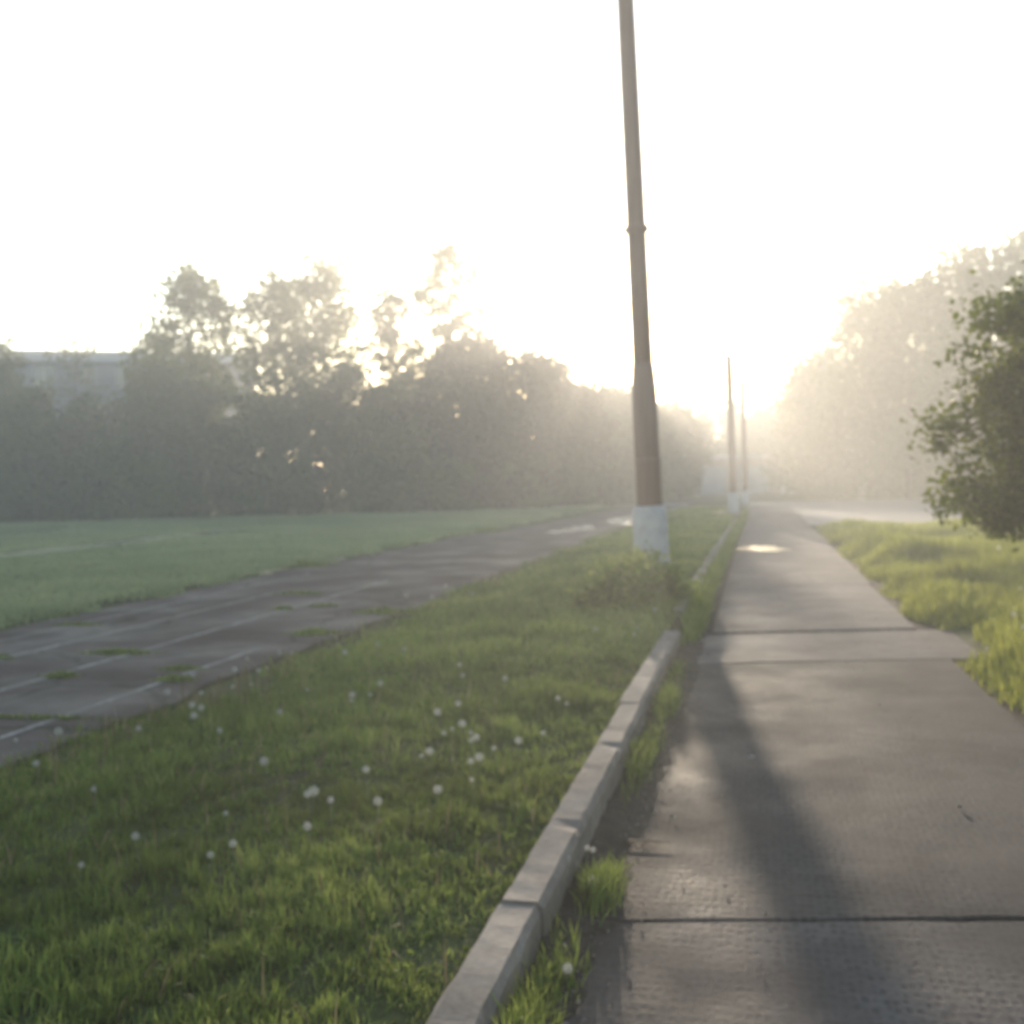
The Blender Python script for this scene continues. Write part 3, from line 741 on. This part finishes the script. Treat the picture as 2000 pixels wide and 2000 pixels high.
def scatter(rng, x0, x1, y0, y1, dens):
    """dens(x,y) in blades per square metre, sampled by rejection on strips of depth"""
    out = []
    y = y0
    while y < y1:
        st = max(0.5, y * 0.12); ye = min(y1, y + st)
        xl = max(x0, -0.86 * ye - 2.0); xr = min(x1, 0.36 * ye + 2.5)      # the part the place shows, with a margin
        if xr > xl:
            gx_ = np.linspace(xl, xr, 40); mx = float(np.max(dens(gx_, np.full(40, y)))) * 1.15 + 1
            n = rng.poisson(mx * (xr - xl) * (ye - y))
            p = np.stack([rng.uniform(xl, xr, n), rng.uniform(y, ye, n)], 1)
            out.append(p[rng.rand(n) * mx < dens(p[:, 0], p[:, 1])])
        y = ye
    return np.concatenate(out)

rng = np.random.RandomState(5)
# verge between the track and the kerb
def d_verge(x, y):
    dist = np.hypot(x, y)
    bare = sstep(0.12, 0.36, vnoise(x, y, 0.55, 21)) * 0.5 + 0.5
    edge = sstep(-4.25, -3.6, x + (vnoise(x, y, 0.6, 22) - 0.5) * 0.7)
    near = 1 - sstep(7, 14, dist)
    tuft = 1 - near * (1 - (0.45 + 0.9 * sstep(0.30, 0.62, vnoise(x, y, 0.085, 28))))
    return np.clip(24000 / np.maximum(dist, 2.5), 600, 8500) * bare * edge * tuft
p = scatter(rng, -4.25, -0.83, 2.0, 52, d_verge)
p = p[~((np.abs(p[:, 0] + 1.45) < 0.34) & (np.abs(p[:, 1] - 44.3) < 1.9))]
nz = vnoise(p[:, 0], p[:, 1], 0.8, 23)
tall = np.exp(-((p[:, 0] + 1.45) ** 2 / 0.2 + (p[:, 1] - 13.2) ** 2 / 1.6))
clump = sstep(0.62, 0.85, vnoise(p[:, 0], p[:, 1], 0.42, 24))
h = (0.028 + 0.030 * nz + 0.036 * clump) * rng.uniform(0.4, 1.6, len(p)) ** 1.2 * (0.8 + 0.5 * sstep(4, 14, p[:, 1])) * (1 - 0.35 * sstep(-1.15, -0.85, p[:, 0]))
near = 1 - sstep(7, 14, np.hypot(p[:, 0], p[:, 1]))
h = h * (1 + near * 0.9 * (vnoise(p[:, 0], p[:, 1], 0.085, 28) - 0.45))
h = h + tall * 0.42 * rng.uniform(0.4, 1.2, len(p))
w = 0.0045 + 0.0007 * np.hypot(p[:, 0], p[:, 1]) * rng.uniform(0.7, 1.3, len(p))
tint = np.clip(rng.rand(len(p)) ** 1.3 * 0.75 + (vnoise(p[:, 0], p[:, 1], 1.1, 25) - 0.42) * 0.9 + (vnoise(p[:, 0], p[:, 1], 0.30, 26) - 0.5) * 0.6 + (vnoise(p[:, 0], p[:, 1], 0.075, 29) - 0.5) * 0.7 + 0.28 * sstep(4.5, 12, p[:, 1]) - tall * 0.2, 0, 1)  # sunlight on the farther verge is put into the tint, paler with distance
P3 = np.column_stack([p, gz(p[:, 0], p[:, 1]) - 0.005])
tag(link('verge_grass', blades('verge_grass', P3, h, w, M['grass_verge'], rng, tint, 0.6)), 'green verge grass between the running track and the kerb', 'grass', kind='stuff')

# dandelion rosettes, clover and plantain among the blades
def d_weed(x, y):
    return np.clip(1200 / np.maximum(np.hypot(x, y), 2.5), 40, 260) * sstep(0.45, 0.75, vnoise(x, y, 0.5, 27)) * sstep(-4.1, -3.7, x)
p = scatter(rng, -4.1, -0.86, 2.0, 24, d_weed)
L = np.column_stack([p, gz(p[:, 0], p[:, 1]) + rng.uniform(0.01, 0.06, len(p))])
tag(link('verge_weeds', leaves_mesh('verge_weeds', L, 0.028, M['grass_verge'], rng, np.clip(rng.rand(len(L)) * 0.8, 0, 1), -0.5, 0.42)), 'broad-leaved weeds scattered among the verge grass', 'weeds', kind='stuff')

# dry stalks left from last year, thickest along the track edge
def d_dry(x, y):
    return np.clip(500 / np.maximum(np.hypot(x, y), 2.5), 12, 110) * (0.25 + 1.6 * (1 - sstep(-3.9, -3.2, x))) * sstep(-4.2, -3.9, x)
p = scatter(rng, -4.2, -0.87, 2.0, 22, d_dry)
h = rng.uniform(0.06, 0.20, len(p)); w = 0.003 + 0.0005 * np.hypot(p[:, 0], p[:, 1])
tag(link('dry_stalks', blades('dry_stalks', np.column_stack([p, gz(p[:, 0], p[:, 1])]), h, w, M['dry'], rng, rng.rand(len(p)), 0.55)), 'dry tan stalks standing among the verge grass, thickest by the track', 'dry grass', kind='stuff')

# tall grass beside the path on the shrub's side
def d_right(x, y):
    e = x - (1.46 + 0.34 * (vnoise(x, y, 1.1, 31) - 0.35) + 0.42 * ((y > 9.2) & (y < 11.1)))
    return np.clip(16000 / np.maximum(np.hypot(x, y), 4), 400, 3000) * sstep(0, 0.12, e) * (sstep(0.05, 0.25, vnoise(x, y, 0.8, 32)) * 0.6 + 0.4)
p = scatter(rng, 1.45, 12, 5.0, YARD_Y0 - 0.7, d_right)
nz = vnoise(p[:, 0], p[:, 1], 0.9, 33)
h = (0.10 + 0.36 * nz ** 1.5) * rng.uniform(0.5, 1.35, len(p)) * (0.45 + 0.55 * sstep(1.5, 2.1, p[:, 0])) * (1 - 0.35 * sstep(24, 33, p[:, 1]))
w = 0.005 + 0.00085 * np.hypot(p[:, 0], p[:, 1]) * rng.uniform(0.7, 1.3, len(p))
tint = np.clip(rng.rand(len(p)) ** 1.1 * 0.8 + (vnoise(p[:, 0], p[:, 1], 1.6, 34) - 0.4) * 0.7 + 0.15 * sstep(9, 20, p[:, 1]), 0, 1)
P3 = np.column_stack([p, gz(p[:, 0], p[:, 1]) - 0.005])
tag(link('tall_grass', blades('tall_grass', P3, h, w, M['grass_lush'], rng, tint, 0.45)), 'tall yellow-green grass between the footpath slabs and the leafy shrub', 'grass', kind='stuff')

# the sports field
def d_field(x, y):
    return np.clip(8500 / np.maximum(np.hypot(x, y), 10), 110, 650) * (1 - sstep(-8.6, -8.15, x - (vnoise(x, y, 1.0, 41) - 0.5) * 0.5))
p = scatter(rng, -56, -8.0, 8, 62, d_field)
keep = ~((p[:, 0] > -18.7) & (p[:, 0] < -16.7) & (p[:, 1] > 14) & (p[:, 1] < 36) & (rng.rand(len(p)) < 0.97)) & ~((p[:, 0] > -27.8) & (p[:, 0] < -25.6) & (p[:, 1] > 26) & (p[:, 1] < 42) & (rng.rand(len(p)) < 0.93))
p = p[keep]
edge = sstep(-8.95, -8.4, p[:, 0])
h = (0.05 + 0.05 * vnoise(p[:, 0], p[:, 1], 1.7, 42)) * rng.uniform(0.6, 1.4, len(p)) * (1 + 1.6 * edge * vnoise(p[:, 0], p[:, 1], 0.7, 44))
w = (0.010 + 0.0011 * np.hypot(p[:, 0], p[:, 1])) * rng.uniform(0.7, 1.3, len(p))
tint = np.clip(rng.rand(len(p)) * 0.6 + (vnoise(p[:, 0], p[:, 1], 4.5, 43) - 0.3) * 0.8 + (vnoise(p[:, 0], p[:, 1], 1.3, 45) - 0.5) * 0.7, 0, 1)
P3 = np.column_stack([p, gz(p[:, 0], p[:, 1]) - 0.005])
tag(link('field_grass', blades('field_grass', P3, h, w, M['grass_field'], rng, tint, 0.6)), 'short green grass of the sports field beyond the running track', 'grass', kind='stuff')

# grass and weeds rooted in the gap between the kerb and the slabs
p = []
for cy, ry, cx, n in ((2.75, 0.28, -0.63, 700), (3.2, 0.12, -0.60, 150), (3.93, 0.10, -0.58, 420), (5.9, 0.35, -0.62, 520), (7.25, 0.20, -0.60, 380), (8.4, 0.25, -0.63, 120), (10.8, 0.5, -0.72, 900), (11.4, 0.45, -0.62, 1800), (14, 1.5, -0.62, 700), (18, 2, -0.62, 700), (23, 3, -0.60, 800), (30, 4, -0.58, 700), (38, 5, -0.5, 600)):
    p.append(np.column_stack([cx + rng.randn(n) * 0.03, cy + rng.randn(n) * ry]))
p = np.concatenate(p); p = p[(p[:, 0] > -0.69) & (p[:, 0] < -0.40)]
h = (0.05 + 0.09 * vnoise(p[:, 0] * 3, p[:, 1], 0.5, 51)) * rng.uniform(0.5, 1.4, len(p)) * (1 + 1.3 * sstep(9, 12, p[:, 1]))
w = 0.004 + 0.0007 * p[:, 1]
tint = np.clip(rng.rand(len(p)) * 0.9, 0, 1)
tag(link('kerbside_grass', blades('kerbside_grass', np.column_stack([p, 0.0 + 0.02 * (p[:, 0] < -0.62)]), h, w, M['grass_verge'], rng, tint, 0.5)), 'thin weedy grass growing in the gap between kerb and slabs', 'grass', kind='stuff')

# tufts that have broken through the track
def tuft(x, y, rx, ry, hh, n, label, seed):
    r = np.random.RandomState(seed)
    p = np.column_stack([r.randn(n) * rx, r.randn(n) * ry, np.full(n, 0.0)])
    h = hh * r.uniform(0.4, 1.3, n) * np.exp(-0.25 * ((p[:, 0] / rx) ** 2 + (p[:, 1] / ry) ** 2))
    me = blades('blades', p, h, np.full(n, 0.010) * r.uniform(0.6, 1.4, n), M['grass_verge'], r, np.clip(r.rand(n), 0, 1), 0.6)
    root = empty('grass_tuft', (x, y, 0.0)); tag(root, label, 'grass tuft', 'grass tufts growing through the track')
    tag(link('blades', me, root), kind='stuff')
for i, (x, y, rx, ry, hh, n, lab) in enumerate([
        (-5.83, 9.25, 0.20, 0.06, 0.06, 420, 'longest flat grass tuft lying across the middle lane line of the track'),
        (-5.58, 8.05, 0.09, 0.05, 0.055, 200, 'small grass tuft just beside the middle lane line, next to the longest tuft'),
        (-4.72, 8.45, 0.12, 0.05, 0.05, 200, 'flat grass tuft close to the verge, by the end of a lane line'),
        (-4.52, 7.95, 0.09, 0.05, 0.06, 200, 'dark grass tuft sitting on the lane line closest to the verge'),
        (-6.85, 8.9, 0.10, 0.05, 0.05, 180, 'grass tuft on the lane line closest to the field'),
        (-5.75, 12.75, 0.10, 0.06, 0.05, 180, 'grass tuft in a crossing crack on the middle lane line'),
        (-5.35, 13.1, 0.12, 0.06, 0.05, 180, 'grass tuft in a crossing crack between two lane lines'),
        (-4.70, 6.53, 0.32, 0.025, 0.035, 380, 'thin row of grass filling a straight crack across the track'),
        (-8.55, 19.6, 0.40, 0.25, 0.16, 900, 'bushy grass tuft at the field edge of the track beside worn turf'),
        (-7.55, 11.2, 0.16, 0.05, 0.05, 260, 'low grass tuft between the outer lane line and the field'),
        (-6.3, 14.6, 0.22, 0.08, 0.06, 320, 'wide grass tuft beyond the crossing crack between the far lane lines'),
        (-4.45, 10.6, 0.14, 0.10, 0.08, 320, 'ragged grass tuft where the verge creeps onto the track'),
        (-4.35, 12.4, 0.18, 0.14, 0.09, 360, 'second ragged tuft on the track edge, towards the tall pole'),
        (-8.35, 33.0, 0.50, 0.5, 0.18, 700, 'far weedy clump where the field grass meets the track')]):
    tuft(x, y, rx, ry, hh, n, lab, 200 + i)

# broad weeds round the tall pole's foot
def weed(x, y, hh, n, label, seed):
    r = np.random.RandomState(seed)
    root = empty('weed', (x, y, float(gz(x, y)) - 0.01)); tag(root, label, 'weed', "leafy weeds round the tall pole's foot")
    V, F = [], []; L = []
    for k in range(6):
        a = r.rand() * 6.28; o = r.uniform(0.02, 0.10)
        tip = np.array([math.cos(a) * o * 2.2, math.sin(a) * o * 2.2, hh * r.uniform(0.7, 1.05)])
        tube(V, F, [(math.cos(a) * o * 0.4, math.sin(a) * o * 0.4, -0.02), tip * 0.5, tip], [0.006, 0.005, 0.002], 4)
        t = r.uniform(0.15, 1.0, n // 6)[:, None]
        L.append(tip[None] * t + r.randn(n // 6, 3) * np.array([0.06, 0.06, 0.03]))
    L = np.concatenate(L); L = L[L[:, 2] > 0.01]
    link('stalk', pymesh('stalk', V, F, M['stem']), root)
    link('foliage', leaves_mesh('foliage', L, 0.085, M['grass_verge'], r, r.rand(len(L)), 0.1, 0.45), root)
r = np.random.RandomState(8)
for i in range(36):
    x = -1.38 + r.randn() * 0.24; y = 12.6 + r.randn() * 0.5
    weed(x, y, r.uniform(0.35, 0.68) * math.exp(-abs(x + 1.45) * 0.6), 150, "leafy green weed crowding before the whitewashed foot of the tall pole", 300 + i)

# ------------------------------------------------------------------ dandelion clocks
def make_head():
    r = np.random.RandomState(2)
    V, F = [], []
    n = 55
    for i in range(n):
        z = 1 - 2 * (i + 0.5) / n; a = i * 2.39996
        d = Vector((math.sqrt(1 - z * z) * math.cos(a), math.sqrt(1 - z * z) * math.sin(a), z))
        p = d.orthogonal().normalized(); q_ = d.cross(p)
        b = len(V)
        R_ = 0.021 * r.uniform(0.9, 1.05)
        for v in (d * 0.004, d * R_ * 0.72 + p * 0.0006, d * R_ * 0.72 - p * 0.0006): V.append(tuple(v))
        F.append((b, b + 1, b + 2))
        t = r.rand() * 3
        e1 = p * math.cos(t) + q_ * math.sin(t); e2 = d.cross(e1)
        b = len(V)
        for v in (d * R_ + e1 * 0.0042, d * R_ + e2 * 0.0042, d * R_ - e1 * 0.0042, d * R_ - e2 * 0.0042): V.append(tuple(v))
        F.append((b, b + 1, b + 2, b + 3))
    return pymesh('seed_head', V, F, M['fluff'])
head_me = make_head()
stems = []
for k in range(4):
    V, F = [], []
    r = random.Random(k)
    bx_, by_ = r.uniform(-0.03, 0.03), r.uniform(-0.03, 0.03)
    tube(V, F, [(-bx_, -by_, -0.5), (-bx_ * 0.4, -by_ * 0.2, -0.25), (0, 0, 0)], [0.0022, 0.002, 0.0018], 5)
    stems.append((pymesh('stem', [(x, y, z + 0.5) for x, y, z in V], F, M['stem'], True)))
def dandelion(x, y, hgt, label, group, i, z=None):
    r = random.Random(900 + i)
    z0 = float(gz(x, y)) if z is None else z
    root = empty('dandelion', (x, y, z0)); tag(root, label, 'dandelion', group)
    s = link('stem', stems[i % 4], root); s.scale = (1, 1, hgt / 0.5); s.rotation_euler = (0, 0, r.uniform(0, 6.28))
    hd = link('seed_head', head_me, root, (0, 0, hgt + 0.004)); sc = r.choice((0.5, 0.65, 0.8, 0.95)) * r.uniform(0.9, 1.1)
    hd.scale = (sc, sc, sc); hd.rotation_euler = (r.uniform(-.3, .3), r.uniform(-.3, .3), r.uniform(0, 6))
DAND = [(-3.78, 8.52), (-3.77, 8.27), (-3.62, 7.19), (-3.39, 6.97), (-3.53, 7.39), (-3.85, 7.02), (-3.62, 6.7), (-3.35, 6.62), (-3.64, 6.31), (-3.43, 6.23), (-3.09, 5.63), (-3.05, 5.64), (-3.38, 5.54), (-3.79, 5.41), (-3.79, 5.05), (-3.53, 4.85), (-2.78, 5.33), (-2.74, 6.4), (-3.18, 8.18), (-2.64, 5.77), (-2.22, 4.67), (-1.85, 4.29), (-1.81, 4.26), (-1.65, 4.05), (-1.66, 3.84), (-2.03, 3.92), (-2.18, 3.53), (-1.87, 3.49), (-1.82, 3.56), (-2.73, 4.12), (-2.25, 3.31), (-2.4, 6.27), (-2.29, 5.97), (-4.03, 8.22), (-3.52, 7.5), (-3.85, 13.41), (-3.86, 12.85), (-3.26, 11.69), (-4.0, 12.28), (-3.61, 15.07), (-3.32, 12.72), (-1.88, 11.73), (-3.02, 8.49), (-2.67, 8.11), (-1.94, 7.11), (-2.08, 7.55), (-1.63, 7.02), (-2.38, 6.73), (-2.33, 6.39), (-1.7, 6.12), (-1.72, 5.77), (-1.6, 5.47), (-1.56, 5.49), (-1.52, 5.54), (-1.47, 5.52), (-1.39, 5.32), (-1.37, 5.15), (-1.09, 5.52), (-1.16, 5.25), (-1.06, 6.06), (-1.18, 6.46), (-1.54, 4.89), (-1.5, 4.89), (-1.3, 4.87), (-1.26, 4.87), (-1.69, 4.56), (-1.31, 4.37), (-1.19, 4.47), (-1.45, 4.03), (-1.0, 8.97), (-1.02, 9.37), (-1.36, 9.29), (-0.99, 10.71), (-1.24, 5.07)]
for i, (x, y) in enumerate(DAND):
    if x < -3.0:
        dandelion(x, y, 0.15 + 0.04 * (i % 3), 'white dandelion clock on a tall stem along the track edge of the verge', 'dandelions along the track edge', i)
    elif y > 6.6:
        dandelion(x, y, 0.15, 'white dandelion clock in the yellower verge grass near the tall pole', 'dandelions towards the tall pole', i)
    elif x < -1.75:
        dandelion(x, y, 0.14 + 0.02 * (i % 3), 'white dandelion clock in the middle of the green verge, away from track and kerb', 'dandelions in the middle of the verge', i)
    else:
        dandelion(x, y, 0.14 + 0.02 * (i % 3), 'white dandelion clock in the greenest verge grass beside the high kerb stones', 'dandelions in the green verge', i)
for i, (x, y, lab) in enumerate([(-0.645, 4.06, 'one of two dandelion clocks side by side against the kerb face'), (-0.62, 4.04, 'one of two dandelion clocks side by side against the kerb face'),
        (-0.60, 3.88, 'short dandelion clock at the kerb foot below the open slot in the infill'), (-0.57, 3.17, 'lone dandelion clock in bare soil at the kerb foot by a slab corner')]):
    dandelion(x, y, 0.12 if i < 2 else 0.06, lab, 'dandelions at the kerb foot', 100 + i, 0.01)
for i, (x, y) in enumerate([(2.1, 10.12), (1.62, 8.72), (2.54, 11.94), (2.0, 9.3)]):
    dandelion(x, y, 0.22, 'dandelion clock in the tall grass across the footpath from the kerb', 'dandelions in the tall grass', 120 + i)

# white fluff lying on the path
V, F = [], []
r = np.random.RandomState(3)
for k in range(14):
    a = r.rand() * 6.28; c = np.array([r.randn() * 0.006, r.randn() * 0.006, 0.004 + r.rand() * 0.008])
    d = np.array([math.cos(a), math.sin(a), r.uniform(-.1, .4)]) * 0.016; e = np.array([-d[1], d[0], 0]) * 0.4
    b = len(V); V += [tuple(c - d), tuple(c - e), tuple(c + d), tuple(c + e)]; F.append((b, b + 1, b + 2, b + 3))
tag(link('fluff_tuft', pymesh('fluff_tuft', V, F, M['fluff']), None, (-0.06, 5.99, 0.006)), 'tiny white tuft of fluff lying on a concrete slab', 'fluff')

# grit, crumbs of concrete and dead leaf bits at the kerb foot and in the joints
r = np.random.RandomState(77)
n = 520
x = np.where(r.rand(n) < 0.75, -0.60 + np.abs(r.randn(n)) * 0.10, r.uniform(-0.6, 1.45, n)); y = r.uniform(1.8, 12, n)
zb = np.where(x < -0.62, 0.02, 0.008)
V, F = [], []
for i in range(n):
    sz = r.uniform(0.003, 0.009) * (1.6 if r.rand() < 0.1 else 1); b = len(V)
    for dx, dy, dz in ((1, 0, 0.3), (-0.4, 0.9, 0.3), (-0.5, -0.8, 0.3), (0, 0.1, 1.0), (0.1, 0, -0.6)):
        V.append((x[i] + dx * sz * r.uniform(.7, 1.2), y[i] + dy * sz * r.uniform(.7, 1.2), zb[i] + dz * sz))
    F += [(b, b + 1, b + 3), (b + 1, b + 2, b + 3), (b + 2, b, b + 3), (b + 1, b, b + 4), (b + 2, b + 1, b + 4), (b, b + 2, b + 4)]
tag(link('grit', pymesh('grit', V, F, M['kerb'])), 'scattered grit and crumbs along the kerb foot and on the slabs', 'grit', kind='stuff')

# ------------------------------------------------------------------ morning haze
hz = NT('morning_haze')
pv = hz.n.new('ShaderNodeVolumePrincipled')
pv.inputs['Color'].default_value = (0.95, 0.95, 0.95, 1)
pv.inputs['Density'].default_value = 0.0043
pv.inputs['Anisotropy'].default_value = 0.5
hz.l.new(pv.outputs[0], hz.out.inputs['Volume'])
hme = boxmesh('haze', [(-430, 430, -70, 430, -1.2, 17.0)], hz.m)
tag(link('haze', hme), kind='stuff')
